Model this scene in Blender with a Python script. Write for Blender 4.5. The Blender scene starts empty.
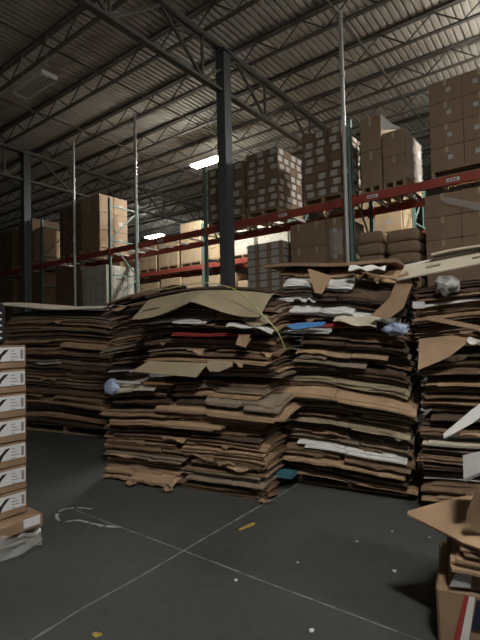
import bpy, bmesh, math, random
from mathutils import Vector, Matrix, noise
from mathutils.bvhtree import BVHTree

SC = bpy.context.scene
COL = SC.collection
PI = math.pi

# ------------------------------------------------------------------ materials
MATS = {}

def mat(name, col, rough=0.8, metal=0.0, var=0.12, scale=6.0, bump=0.0, spec=0.3, emit=0.0, wave=None):
    if name in MATS:
        return MATS[name]
    m = bpy.data.materials.new(name)
    m.use_nodes = True
    nt = m.node_tree
    b = nt.nodes['Principled BSDF']
    b.inputs['Roughness'].default_value = rough
    b.inputs['Metallic'].default_value = metal
    b.inputs['Specular IOR Level'].default_value = spec
    tc = nt.nodes.new('ShaderNodeTexCoord')
    nz = nt.nodes.new('ShaderNodeTexNoise')
    nz.inputs['Scale'].default_value = scale
    nz.inputs['Detail'].default_value = 5
    nt.links.new(tc.outputs['Object'], nz.inputs['Vector'])
    rp = nt.nodes.new('ShaderNodeValToRGB')
    rp.color_ramp.elements[0].position = 0.3
    rp.color_ramp.elements[1].position = 0.7
    rp.color_ramp.elements[0].color = [c * (1 - var) for c in col] + [1]
    rp.color_ramp.elements[1].color = [min(1, c * (1 + var)) for c in col] + [1]
    nt.links.new(nz.outputs['Fac'], rp.inputs['Fac'])
    nt.links.new(rp.outputs['Color'], b.inputs['Base Color'])
    if bump:
        bp = nt.nodes.new('ShaderNodeBump')
        bp.inputs['Strength'].default_value = bump
        bp.inputs['Distance'].default_value = 0.01
        nt.links.new(nz.outputs['Fac'], bp.inputs['Height'])
        nt.links.new(bp.outputs['Normal'], b.inputs['Normal'])
    if emit:
        b.inputs['Emission Color'].default_value = (1.0, 0.97, 0.9, 1)
        b.inputs['Emission Strength'].default_value = emit
    MATS[name] = m
    return m

def floor_material():
    m = bpy.data.materials.new('sealed_concrete')
    m.use_nodes = True
    nt = m.node_tree
    b = nt.nodes['Principled BSDF']
    tc = nt.nodes.new('ShaderNodeTexCoord')
    n1 = nt.nodes.new('ShaderNodeTexNoise'); n1.inputs['Scale'].default_value = 0.9; n1.inputs['Detail'].default_value = 8
    n2 = nt.nodes.new('ShaderNodeTexNoise'); n2.inputs['Scale'].default_value = 14; n2.inputs['Detail'].default_value = 6
    nt.links.new(tc.outputs['Object'], n1.inputs['Vector'])
    nt.links.new(tc.outputs['Object'], n2.inputs['Vector'])
    r1 = nt.nodes.new('ShaderNodeValToRGB')
    r1.color_ramp.elements[0].position = 0.3; r1.color_ramp.elements[0].color = (0.06, 0.063, 0.06, 1)
    r1.color_ramp.elements[1].position = 0.72; r1.color_ramp.elements[1].color = (0.108, 0.112, 0.106, 1)
    nt.links.new(n1.outputs['Fac'], r1.inputs['Fac'])
    mx = nt.nodes.new('ShaderNodeMix'); mx.data_type = 'RGBA'; mx.blend_type = 'MULTIPLY'
    mx.inputs[0].default_value = 0.5
    nt.links.new(r1.outputs['Color'], mx.inputs[6])
    nt.links.new(n2.outputs['Color'], mx.inputs[7])
    bc = nt.nodes.new('ShaderNodeBrightContrast'); bc.inputs['Bright'].default_value = 0.015
    nt.links.new(n2.outputs['Fac'], mx.inputs[7])
    nt.links.new(mx.outputs[2], bc.inputs['Color'])
    nt.links.new(bc.outputs['Color'], b.inputs['Base Color'])
    mr = nt.nodes.new('ShaderNodeMapRange')
    mr.inputs['To Min'].default_value = 0.42; mr.inputs['To Max'].default_value = 0.7
    nt.links.new(n1.outputs['Fac'], mr.inputs['Value'])
    nt.links.new(mr.outputs['Result'], b.inputs['Roughness'])
    b.inputs['Specular IOR Level'].default_value = 0.3
    return m

def film_material():
    m = bpy.data.materials.new('stretch_film')
    m.use_nodes = True
    nt = m.node_tree
    b = nt.nodes['Principled BSDF']
    b.inputs['Base Color'].default_value = (0.85, 0.87, 0.88, 1)
    b.inputs['Roughness'].default_value = 0.18
    b.inputs['Alpha'].default_value = 0.26
    return m

KRAFT = [
    mat('kraft_tan', (0.43, 0.29, 0.18), 0.85, var=0.14, scale=5),
    mat('kraft_brown', (0.31, 0.205, 0.13), 0.85, var=0.16, scale=5),
    mat('kraft_dark', (0.20, 0.13, 0.083), 0.85, var=0.18, scale=5),
    mat('kraft_umber', (0.105, 0.07, 0.048), 0.85, var=0.2, scale=5),
    mat('kraft_grey', (0.27, 0.215, 0.16), 0.85, var=0.14, scale=5),
    mat('kraft_olive', (0.36, 0.30, 0.20), 0.8, var=0.1, scale=4),
]
KNAME = ['tan', 'medium brown', 'dark brown', 'blackish brown', 'greyish brown', 'olive tan']
WHITE_BOARD = mat('white_liner', (0.74, 0.74, 0.72), 0.55, var=0.05)
CREAM = mat('cream_liner', (0.60, 0.54, 0.43), 0.7, var=0.08)
RED_PRINT = mat('red_print', (0.34, 0.05, 0.045), 0.6)
BLUE_PRINT = mat('blue_print', (0.09, 0.27, 0.62), 0.45)
PALE_BLUE = mat('pale_blue_plastic', (0.36, 0.45, 0.62), 0.3, var=0.25, scale=14)
BLACK = mat('black_print', (0.018, 0.018, 0.02), 0.6)
ORANGE = mat('orange_print', (0.45, 0.22, 0.12), 0.6)
STEEL_DARK = mat('dark_painted_steel', (0.10, 0.105, 0.115), 0.55, var=0.1)
JOIST = mat('grey_primer_steel', (0.12, 0.115, 0.10), 0.7, var=0.1)
DECKM = mat('galvanised_deck', (0.44, 0.42, 0.37), 0.65, metal=0.0, var=0.1, scale=1.2)
GALV = mat('galvanised_pipe', (0.62, 0.63, 0.62), 0.35, metal=0.3, var=0.08)
RACK_RED = mat('red_rack_paint', (0.33, 0.07, 0.05), 0.5, var=0.12)
RACK_GREEN = mat('green_rack_paint', (0.20, 0.31, 0.28), 0.5, var=0.12)
WOOD = mat('pallet_wood', (0.34, 0.25, 0.16), 0.85, var=0.25, scale=9)
WOOD_BLUE = mat('blue_pallet_paint', (0.045, 0.16, 0.20), 0.8, var=0.2, scale=9)
CARTON_BROWN = mat('carton_brown', (0.27, 0.185, 0.125), 0.8, var=0.1, scale=3)
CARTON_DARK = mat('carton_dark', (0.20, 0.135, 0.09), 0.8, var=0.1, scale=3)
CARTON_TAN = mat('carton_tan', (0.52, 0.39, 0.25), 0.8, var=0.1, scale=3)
CARTON_GREY = mat('carton_grey', (0.36, 0.345, 0.31), 0.8, var=0.1, scale=3)
CARTON_PALE = mat('carton_pale', (0.56, 0.53, 0.46), 0.75, var=0.12, scale=4)
SACK = mat('brown_paper_sack', (0.27, 0.19, 0.125), 0.85, var=0.12, scale=8, bump=0.3)
TAPE = mat('packing_tape', (0.44, 0.35, 0.23), 0.3, var=0.05)
STICKER = mat('white_sticker', (0.72, 0.72, 0.74), 0.6, var=0.03)
CARTON_LABEL = mat('grey_white_label', (0.46, 0.45, 0.44), 0.7, var=0.12, scale=25)
PLASTERED = mat('painted_wall', (0.30, 0.30, 0.29), 0.9, var=0.05)
FIXTURE = mat('white_enamel', (0.88, 0.88, 0.86), 0.5, var=0.03)
LAMP_ON = mat('lit_diffuser', (1, 1, 1), 0.5, emit=130.0)
STRAP = mat('yellow_green_strap', (0.50, 0.52, 0.22), 0.4)
CHALK = mat('worn_white_paint', (0.42, 0.42, 0.40), 0.9, var=0.35, scale=30)
JOINT = mat('pale_joint_filler', (0.25, 0.25, 0.235), 0.9, var=0.35, scale=12)
YELLOW = mat('worn_yellow_paint', (0.42, 0.30, 0.07), 0.9, var=0.35, scale=30)
FILM = film_material()

# ------------------------------------------------------------------ helpers
class MB:
    """collects shapes into one mesh"""
    def __init__(self):
        self.v = []; self.f = []
    def add(self, vs, fs):
        n = len(self.v)
        self.v += [tuple(p) for p in vs]
        self.f += [tuple(i + n for i in f) for f in fs]
        return self
    def box(self, x0, x1, y0, y1, z0, z1):
        vs = [(x0, y0, z0), (x1, y0, z0), (x1, y1, z0), (x0, y1, z0), (x0, y0, z1), (x1, y0, z1), (x1, y1, z1), (x0, y1, z1)]
        return self.add(vs, [(0, 3, 2, 1), (4, 5, 6, 7), (0, 1, 5, 4), (1, 2, 6, 5), (2, 3, 7, 6), (3, 0, 4, 7)])
    def bar(self, a, b, w, h=None, up=(0, 0, 1)):
        h = h or w
        a = Vector(a); b = Vector(b); d = (b - a).normalized(); u = Vector(up)
        s = d.cross(u)
        if s.length < 1e-4:
            s = d.cross(Vector((1, 0, 0)))
        s.normalize(); t = s.cross(d).normalized()
        vs = []
        for p in (a, b):
            for i, j in ((-1, -1), (1, -1), (1, 1), (-1, 1)):
                vs.append(p + s * (i * w / 2) + t * (j * h / 2))
        return self.add(vs, [(0, 1, 2, 3), (7, 6, 5, 4), (0, 4, 5, 1), (1, 5, 6, 2), (2, 6, 7, 3), (3, 7, 4, 0)])
    def tube(self, pts, r, n=8, flat=1.0):
        pts = [Vector(p) for p in pts]
        rings = []
        for i, p in enumerate(pts):
            d = (pts[min(i + 1, len(pts) - 1)] - pts[max(i - 1, 0)]).normalized()
            s = d.cross(Vector((0, 0, 1)))
            if s.length < 1e-3:
                s = d.cross(Vector((1, 0, 0)))
            s.normalize(); t = s.cross(d)
            rings.append([p + s * math.cos(k * 2 * PI / n) * r + t * math.sin(k * 2 * PI / n) * r * flat for k in range(n)])
        vs = [q for R in rings for q in R]; fs = []
        for i in range(len(pts) - 1):
            for k in range(n):
                k2 = (k + 1) % n
                fs.append((i * n + k, i * n + k2, (i + 1) * n + k2, (i + 1) * n + k))
        fs.append(tuple(range(n - 1, -1, -1))); fs.append(tuple((len(pts) - 1) * n + k for k in range(n)))
        return self.add(vs, fs)
    def poly(self, pts, t, nrm=None):
        """a flat outline with thickness t, pushed back along its normal"""
        pts = [Vector(p) for p in pts]
        n = Vector((0, 0, 0))
        for i in range(1, len(pts) - 1):
            n += (pts[i] - pts[0]).cross(pts[i + 1] - pts[0])
        n.normalize()
        if nrm is not None and n.dot(Vector(nrm)) < 0:
            pts.reverse(); n = -n
        k = len(pts)
        vs = pts + [p - n * t for p in pts]
        fs = [tuple(range(k)), tuple(range(2 * k - 1, k - 1, -1))]
        for i in range(k):
            j = (i + 1) % k
            fs.append((i, i + k, j + k, j))
        return self.add(vs, fs)
    def mesh(self, name, m):
        me = bpy.data.meshes.new(name)
        me.from_pydata(self.v, [], self.f)
        me.materials.append(m)
        bm = bmesh.new(); bm.from_mesh(me)
        bmesh.ops.recalc_face_normals(bm, faces=bm.faces)
        bm.to_mesh(me); bm.free()
        me.update()
        return me
    def build(self, name, m, parent=None, loc=(0, 0, 0), rz=0.0):
        return link(name, self.mesh(name, m), parent, loc, rz)

def link(name, data, parent=None, loc=(0, 0, 0), rz=0.0):
    o = bpy.data.objects.new(name, data)
    COL.objects.link(o)
    if parent is not None:
        o.parent = parent
    o.location = loc
    o.rotation_euler = (0, 0, rz)
    return o

def tag(o, label, cat, group=None, kind=None):
    o['label'] = label
    o['category'] = cat
    if group:
        o['group'] = group
    if kind:
        o['kind'] = kind
    return o

def thing(name, label, cat, loc=(0, 0, 0), rz=0.0, group=None):
    return tag(link(name, None, None, loc, rz), label, cat, group)

def struct(o):
    o['kind'] = 'structure'
    return o

def copy_tree(o, parent=None):
    c = o.copy(); COL.objects.link(c)
    if parent is not None:
        c.parent = parent
    for ch in list(o.children):
        copy_tree(ch, c)
    return c

# ------------------------------------------------------------------ camera
cam = bpy.data.cameras.new('camera')
cam.sensor_fit = 'HORIZONTAL'; cam.sensor_width = 36.0
cam.lens = 36.0 * 452 / 480
cam.clip_start = 0.05; cam.clip_end = 200
co = bpy.data.objects.new('camera', cam); COL.objects.link(co)
yaw, pit, rol = math.radians(-37.24), math.radians(1.85), math.radians(-1.35)
F0 = Vector((math.sin(yaw), math.cos(yaw), 0)); R0 = Vector((math.cos(yaw), -math.sin(yaw), 0)); Z0 = Vector((0, 0, 1))
Fw = F0 * math.cos(pit) + Z0 * math.sin(pit); U2 = -F0 * math.sin(pit) + Z0 * math.cos(pit)
Rt = R0 * math.cos(rol) + U2 * math.sin(rol); Up = -R0 * math.sin(rol) + U2 * math.cos(rol)
M = Matrix.Identity(4)
for i in range(3):
    M[i][0] = Rt[i]; M[i][1] = Up[i]; M[i][2] = -Fw[i]
M[2][3] = 1.5
co.matrix_world = M
SC.camera = co

# ------------------------------------------------------------------ room shell
XA, XB, YA, YB, HD = -44.0, 12.0, -9.0, 34.0, 8.0
struct(MB().box(XA, XB, YA, YB, -0.2, 0).build('floor', floor_material()))
rib = MB(); prof = []
x = XA
while x < XB - 0.01:
    prof += [(x, 0), (x + 0.09, 0), (x + 0.102, 0.038), (x + 0.138, 0.038)]
    x += 0.15
prof.append((x, 0))
k = len(prof)
rib.add([(px, YA, HD + pz) for px, pz in prof] + [(px, YB, HD + pz) for px, pz in prof] +
        [(px, YA, HD + 0.09) for px, pz in prof] + [(px, YB, HD + 0.09) for px, pz in prof],
        [(i, i + 1, k + i + 1, k + i) for i in range(k - 1)] + [(2 * k + i, 3 * k + i, 3 * k + i + 1, 2 * k + i + 1) for i in range(k - 1)])
struct(rib.build('ceiling', DECKM))
struct(MB().box(XA - 0.2, XA, YA, YB, 0, HD + 0.1).build('wall_left', PLASTERED))
struct(MB().box(XB, XB + 0.2, YA, YB, 0, HD + 0.1).build('wall_right', PLASTERED))
struct(MB().box(XA, XB, YB, YB + 0.2, 0, HD + 0.1).build('wall_back', PLASTERED))
struct(MB().box(XA, XB, YA - 0.2, YA, 0, HD + 0.1).build('wall_front', PLASTERED))

# roof joists: one built, the rest copied
def make_joist():
    j = thing('roof_joist', 'grey steel bar joist with zigzag webs running directly beneath the corrugated roof deck', 'roof joist', (0, 0, 0), 0,
              'bar joists under the roof deck')
    m = MB()
    m.bar((XA, -0.035, 7.965), (XB, -0.035, 7.965), 0.06, 0.06); m.bar((XA, 0.035, 7.965), (XB, 0.035, 7.965), 0.05, 0.06)
    m.build('top_chord', JOIST, j)
    m = MB(); m.bar((XA, 0, 7.52), (XB, 0, 7.52), 0.075, 0.04); m.build('bottom_chord', JOIST, j)
    m = MB(); x = XA; s = 0
    while x < XB - 0.5:
        a, b = ((7.94, 7.53) if s == 0 else (7.53, 7.94))
        m.bar((x, 0, a), (x + 0.55, 0, b), 0.025, 0.025)
        x += 0.55; s = 1 - s
    m.build('web', JOIST, j)
    return j
jy = [0.6 + 1.5 * i for i in range(-3, 22)]
j0 = make_joist()
for i, y in enumerate(jy):
    o = j0 if i == 0 else copy_tree(j0)
    o.location = (0, y, 0)

def make_girder(x, label):
    g = thing('roof_girder', label, 'roof girder')
    m = MB()
    for s in (-0.06, 0.06):
        m.bar((x + s, YA, 7.45), (x + s, YB, 7.45), 0.07, 0.08)
    m.build('top_chord', JOIST, g)
    m = MB(); m.bar((x, YA, 6.55), (x, YB, 6.55), 0.13, 0.06); m.build('bottom_chord', JOIST, g)
    m = MB(); y = 7.3 - 1.5 * 10; s = 0
    while y < YB - 1.5:
        a, b = ((7.42, 6.58) if s == 0 else (6.58, 7.42))
        m.bar((x, y, a), (x, y + 1.1, b), 0.05, 0.05)
        if s == 1:
            m.bar((x, y, 6.58), (x, y, 7.42), 0.045, 0.045)
        y += 1.1; s = 1 - s
    m.build('web', JOIST, g)
make_girder(-5.80, 'deep steel truss girder carried on top of the nearer dark column')
make_girder(-13.93, 'dark truss girder carried on the far column beyond the shadowed loads')
make_girder(2.33, 'truss girder above the tallest carton load at the edge of view')

br0 = None
for x in (-20.2, -17.4, -11.4, -8.6, -3.5, -1.0, 0.9, 4.8):
    if br0 is None:
        br0 = MB().bar((0, YA, 7.55), (0, YB, 7.55), 0.035, 0.035).add([], []).build('bridging_bar', JOIST)
        tag(br0, 'thin straight bridging bar crossing beneath the roof joists', 'bridging bar', 'bridging bars across the joists')
        b = br0
    else:
        b = br0.copy(); COL.objects.link(b)
    b.location = (x, 0, 0)

def column(x, y, label):
    c = thing('steel_column', label, 'column', (x, y, 0))
    MB().box(-0.11, 0.11, -0.11, 0.11, 0.02, 7.36).build('shaft', STEEL_DARK, c)
    MB().box(-0.2, 0.2, -0.2, 0.2, 0, 0.02).build('base_plate', STEEL_DARK, c)
    MB().box(-0.17, 0.17, -0.17, 0.17, 7.36, 7.4).build('cap_plate', STEEL_DARK, c)
column(-5.80, 7.25, 'dark grey square steel column rising behind the middle cardboard stack')
column(-13.93, 7.25, 'far dark steel column in front of the shadowed rack loads')

def pipe(x, top, label):
    p = thing('standpipe', label, 'pipe', (x, 7.72, 0))
    MB().tube([(0, 0, 0.0), (0, 0, top)], 0.038, 10).build('tube', GALV, p)
    for z in (2.0, 4.4, 6.2):
        MB().tube([(0, 0, z), (0, 0, z + 0.09)], 0.05, 10).build('coupling', GALV, p)
pipe(-3.37, HD - 0.55, 'pale metal pipe standing before the green post and the two-column sack load')
pipe(-9.19, HD - 0.6, 'pale metal pipe standing just past the teal rack frame with its lattice')
pipe(-12.0, HD - 0.6, 'pale metal pipe standing in front of the darkest loads on the rack')

# ------------------------------------------------------------------ lights (fixtures on chains in the lamp rows)
def fixture(x, y, z, label, on, power=1.0, hw=0.155):
    f = thing('ceiling_light', label, 'ceiling light', (x, y, z))
    if on:
        m = MB().box(-0.62, 0.62, -hw, hw, 0.0, 0.05)
        m.build('housing', FIXTURE, f)
        mm = LAMP_ON if power == 1.0 else mat('lit_diffuser_%d' % int(power * 100), (1, 1, 1), 0.5, emit=130.0 * power)
        MB().box(-0.6, 0.6, -0.165, 0.165, -0.05 if hw < 0.16 else -0.035, -0.001).build('diffuser', mm, f)
    else:
        m = MB()
        for y0 in (-0.17, 0.15):
            m.box(-0.63, 0.63, y0, y0 + 0.02, -0.03, 0.06)
        for x0 in (-0.63, 0.57):
            m.box(x0, x0 + 0.06, -0.15, 0.15, -0.03, 0.06)
        m.box(-0.57, 0.57, -0.15, 0.15, 0.05, 0.06)
        m.build('housing', FIXTURE, f)
        for k in range(5):
            yy = -0.12 + 0.06 * k
            MB().box(-0.57, 0.57, yy - 0.021, yy + 0.021, 0.02, 0.045).build('reflector_slot', BLACK, f)
        for k in range(4):
            yy = -0.09 + 0.06 * k
            MB().box(-0.57, 0.57, yy - 0.009, yy + 0.009, -0.02, 0.05).build('louvre', FIXTURE, f)
        MB().box(-0.7, -0.63, -0.05, 0.0, -0.02, 0.03).build('junction_box', FIXTURE, f)
    m = MB()
    for sx in (-0.5, 0.5):
        m.bar((sx, 0, 0.06), (sx, 0, HD - z - 0.03), 0.008)
    m.build('hanger', GALV, f)
fixture(-9.28, 10.72, 7.0, 'glowing white strip light beside the dark column top', True, 1.0, 0.172)
fixture(-18.5, 16.8, 7.0, 'small distant glowing strip light above the far goods', True, 1.0, 0.172)
fixture(-9.3, 5.05, 7.0, 'unlit ceiling light with dark slots in a white frame', False)
fixture(-0.1, 10.75, 7.0, 'lit strip light over the aisle behind the tallest brown load', True, 1.6, 0.14)
fixture(1.6, -0.7, 7.0, 'lit strip light overhead behind the camera', True, 0.9)
fixture(5.5, 2.2, 7.0, 'lit strip light overhead past the edge cardboard stack', True, 0.65, 0.09)

# ------------------------------------------------------------------ cartons and pallets
ORD = ['top', 'second', 'third', 'fourth', 'fifth', 'sixth', 'seventh', 'eighth', 'ninth', 'tenth']

def bevel_box(sx, sy, sz, b=0.008, bulge=0.0, seed=0):
    bm = bmesh.new()
    bmesh.ops.create_cube(bm, size=1.0)
    for v in bm.verts:
        v.co = Vector((v.co.x * sx, v.co.y * sy, (v.co.z + 0.5) * sz))
    bmesh.ops.bevel(bm, geom=list(bm.edges), offset=b, segments=1, affect='EDGES')
    if bulge:
        bmesh.ops.subdivide_edges(bm, edges=list(bm.edges), cuts=3, use_grid_fill=True)
        for v in bm.verts:
            n = noise.noise_vector(Vector((v.co.x * 4 + seed, v.co.y * 4, v.co.z * 4)))
            v.co += n * bulge
    return bm

def mesh_from(bm, name, m, smooth=False):
    me = bpy.data.meshes.new(name)
    bm.to_mesh(me); bm.free()
    me.materials.append(m)
    if smooth:
        for p in me.polygons:
            p.use_smooth = True
    return me

def make_carton(sx, sy, sz, m, front=None, side=None, tape=True, name='carton'):
    """a closed carton with base centre at the origin; front: sticker on -y, side: sticker on +x (width share, height share, offset share)"""
    r = link(name, None)
    link('body', mesh_from(bevel_box(sx, sy, sz), 'body', m), r)
    if tape:
        t = MB(); w = min(0.05, sx * 0.14)
        t.box(-w / 2, w / 2, -sy / 2 - 0.0015, sy / 2 + 0.0015, sz - 0.001, sz + 0.0015)
        t.box(-w / 2, w / 2, -sy / 2 - 0.0015, -sy / 2, sz * 0.72, sz)
        t.build('tape', TAPE, r)
    if front:
        w, h, ox, oz = front
        cx, cz = ox * sx, sz * (0.5 + oz)
        MB().box(cx - w * sx / 2, cx + w * sx / 2, -sy / 2 - 0.003, -sy / 2 + 0.001, cz - h * sz / 2, cz + h * sz / 2).build('label_sticker', CARTON_LABEL, r)
    if side:
        w, h, oy, oz = side
        cy, cz = oy * sy, sz * (0.5 + oz)
        MB().box(sx / 2 - 0.001, sx / 2 + 0.003, cy - w * sy / 2, cy + w * sy / 2, cz - h * sz / 2, cz + h * sz / 2).build('label_sticker', CARTON_LABEL, r)
    return r

PALLETS = {}
def make_pallet(w, d, m=WOOD):
    key = (round(w, 2), round(d, 2), m.name)
    if key in PALLETS:
        return copy_tree(PALLETS[key])
    p = link('wooden_pallet', None)
    n = 6
    for i in range(n):
        y = -d / 2 + 0.05 + (d - 0.1) * i / (n - 1)
        MB().box(-w / 2, w / 2, y - 0.045, y + 0.045, 0.112, 0.13).build('deck_board', m, p)
    for x in (-w / 2 + 0.03, 0, w / 2 - 0.03):
        MB().box(x - 0.022, x + 0.022, -d / 2, d / 2, 0.02, 0.112).build('stringer', m, p)
    for y in (-d / 2 + 0.05, 0, d / 2 - 0.05):
        MB().box(-w / 2, w / 2, y - 0.045, y + 0.045, 0.002, 0.02).build('bottom_board', m, p)
    PALLETS[key] = p
    return p

def pallet_at(x, y, z, w, d, label, m=WOOD, rz=0.0):
    p = make_pallet(w, d, m)
    p.location = (x, y, z); p.rotation_euler = (0, 0, rz)
    return tag(p, label, 'pallet')

BEAM2, BEAM1 = 4.04, 2.10
ROW1, ROW2 = 8.0, 12.0

def load(desc, x0, x1, yf, zb, top, nx, ny, nz, m, front=None, side=None, tape=True, cat='carton', rnd=None, jit=0.006,
         stick=None, pallet=True, name='carton', sides=True, left=False, shelf=''):
    """a palletful of cartons standing on a beam level; only its outer cartons are made. desc: how the load is told apart"""
    R = random.Random(sum(map(ord, desc)))
    w = x1 - x0; d = 1.02
    zp = zb
    if pallet:
        pallet_at((x0 + x1) / 2, yf + d / 2, zb + 0.001, w, d, 'wooden pallet beneath the ' + desc)
        zp = zb + 0.133
    sx, sy, sz = w / nx, d / ny, (top - zp) / nz
    protos = {}
    g = 'cartons of the ' + desc
    for k in range(nz):
        for j in range(ny):
            for i in range(nx):
                if not (j == 0 or (sides and i == nx - 1) or (left and i == 0)):
                    continue
                st = stick(i, j, k) if stick else 0
                # up to four sticker arrangements of one carton
                if st not in protos:
                    fr = None; sd = None
                    if st:
                        off = (-0.12, 0.1, 0.0)[st % 3]
                        if front: fr = (front[0], front[1], off, 0.0)
                        if side: sd = (side[0], side[1], off, 0.0)
                    o = make_carton(sx - 0.004, sy - 0.004, sz - 0.003, m, fr, sd, tape, name)
                    protos[st] = o
                else:
                    o = copy_tree(protos[st])
                o.location = (x0 + sx * (i + 0.5) + R.uniform(-jit, jit) * 0.3, yf + sy * (j + 0.5) + R.uniform(0, jit), zp + sz * k)
                row = nz - 1 - k
                rn = ORD[row] if row else 'top'
                if j == 0:
                    if nx == 1: cn = 'front carton'
                    else:
                        cn = 'front carton, column %s,' % ['one', 'two', 'three', 'four', 'five'][i]
                    lab = '%s %s row, %s' % (cn, rn, desc)
                else:
                    lab = 'side carton, %s back, %s row, %s' % (['', 'second', 'third', 'fourth', 'fifth'][j], rn, desc)
                tag(o, lab, cat, g)
    return

chk = lambda i, j, k: 1 + (i + k + (k // 2)) % 3 if (i * 7 + k * 3 + j) % 5 != 1 else 0
alls = lambda i, j, k: 1 + (i * 2 + k) % 3
# ---- first rack row, beam level above the stacks
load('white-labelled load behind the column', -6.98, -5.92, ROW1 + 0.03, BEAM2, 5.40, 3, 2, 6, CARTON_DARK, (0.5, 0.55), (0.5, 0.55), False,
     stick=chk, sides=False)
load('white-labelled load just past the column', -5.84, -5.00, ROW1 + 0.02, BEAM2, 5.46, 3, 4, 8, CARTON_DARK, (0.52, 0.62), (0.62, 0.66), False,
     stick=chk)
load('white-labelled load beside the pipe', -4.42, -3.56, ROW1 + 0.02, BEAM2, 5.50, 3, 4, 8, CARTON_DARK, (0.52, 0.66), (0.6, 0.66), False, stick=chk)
load('tall plain pair beside the green post', -3.19, -2.80, ROW1 + 0.02, BEAM2, 5.46, 1, 2, 2, CARTON_BROWN, tape=True)
load('shorter plain pair with bright side', -2.78, -2.38, ROW1 + 0.02, BEAM2, 5.07, 1, 3, 2, CARTON_BROWN, None, (0.5, 0.3), tape=True, stick=lambda i, j, k: 1 if j else 0)
load('tallest brown load at the end', -1.96, -0.40, ROW1 + 0.02, BEAM2, 5.68, 3, 1, 4, CARTON_BROWN, (0.14, 0.2), None, tape=True,
     stick=lambda i, j, k: 1 + (i % 2) * 2 if i < 2 else 0)
# ---- first rack row, beam level behind the stacks
load('grey-labelled low load behind the column', -5.87, -4.95, ROW1 + 0.03, BEAM1 + 0.1, 3.46, 3, 3, 7, CARTON_BROWN, (0.62, 0.82), (0.6, 0.8), False,
     stick=lambda i, j, k: 3)
load('plain brown low load beside the pipe', -4.75, -3.56, ROW1 + 0.03, BEAM1, 3.72, 3, 1, 3, CARTON_BROWN, (0.2, 0.2), None, True, stick=lambda i, j, k: 2 if (i == 2) else 0)
load('stretch-wrapped brown low load at the end', -2.09, -0.40, ROW1 + 0.03, BEAM1, 3.78, 3, 1, 4, CARTON_BROWN, tape=True)
# dark loads farther along the first row
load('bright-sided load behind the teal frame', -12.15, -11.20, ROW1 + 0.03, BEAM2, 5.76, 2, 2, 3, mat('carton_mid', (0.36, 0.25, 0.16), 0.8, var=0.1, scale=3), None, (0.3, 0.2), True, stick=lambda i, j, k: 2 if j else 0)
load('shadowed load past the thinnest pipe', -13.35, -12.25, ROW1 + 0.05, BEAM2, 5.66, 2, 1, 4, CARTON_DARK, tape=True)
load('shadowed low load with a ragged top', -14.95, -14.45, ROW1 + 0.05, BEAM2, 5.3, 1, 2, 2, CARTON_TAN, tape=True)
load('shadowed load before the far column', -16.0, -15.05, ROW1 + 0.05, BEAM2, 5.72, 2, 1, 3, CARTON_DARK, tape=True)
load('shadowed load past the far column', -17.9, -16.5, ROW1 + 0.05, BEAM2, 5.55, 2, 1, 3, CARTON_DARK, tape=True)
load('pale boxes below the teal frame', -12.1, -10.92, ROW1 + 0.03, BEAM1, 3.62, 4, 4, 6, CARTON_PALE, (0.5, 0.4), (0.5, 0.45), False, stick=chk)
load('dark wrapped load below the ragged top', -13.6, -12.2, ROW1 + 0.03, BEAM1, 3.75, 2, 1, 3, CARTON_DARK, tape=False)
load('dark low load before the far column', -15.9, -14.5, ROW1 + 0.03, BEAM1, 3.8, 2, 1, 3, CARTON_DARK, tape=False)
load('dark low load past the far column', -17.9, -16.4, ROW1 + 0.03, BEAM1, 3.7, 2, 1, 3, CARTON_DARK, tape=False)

# two columns of soft brown sacks
def sack_mesh(sx, sy, sz, seed):
    bm = bevel_box(sx, sy, sz, 0.02)
    bmesh.ops.subdivide_edges(bm, edges=list(bm.edges), cuts=4, use_grid_fill=True)
    for v in bm.verts:
        zz = (v.co.z / sz - 0.5) * 2
        k = 1 - 0.10 * zz * zz
        v.co.x *= k * 1.03; v.co.y *= k * 1.03
        v.co.z += -0.014 * (math.cos(v.co.x / sx * PI) < 0.5) + noise.noise(Vector((v.co.x * 6, v.co.y * 6, seed))) * 0.010
    return mesh_from(bm, 'sack', SACK, True)
for c, (x0, x1, nz, top) in enumerate(((-3.31, -2.83, 5, 3.34), (-2.76, -2.2, 5, 3.29))):
    zb = BEAM1 + 0.14
    sz = (top - zb) / nz
    for k in range(nz):
        for j in range(2):
            o = link('paper_sack', sack_mesh(x1 - x0 - 0.01, 0.49, sz - 0.004, c * 10 + k + j * 5), None, ((x0 + x1) / 2, ROW1 + 0.27 + 0.5 * j, zb + sz * k))
            tag(o, '%s brown paper sack, %s layer, %s of two columns by the green post' % ('front' if j == 0 else 'rear', ORD[nz - 1 - k], ('narrower', 'wider')[c]), 'sack', 'brown paper sacks')
pallet_at(-2.75, ROW1 + 0.53, BEAM1 + 0.001, 1.16, 1.02, 'wooden pallet beneath the two columns of brown sacks')

# loose things on the loads
m = MB().poly([(-2.795, 8.06, 5.46), (-2.795, 8.06, 5.16), (-2.46, 8.12, 5.10), (-2.5, 8.1, 5.15), (-2.62, 8.1, 5.24)], 0.012)
tag(m.build('torn_white_sheet', WHITE_BOARD), 'torn white paper sheet standing on top of the shorter plain pair of cartons', 'paper sheet')

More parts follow.
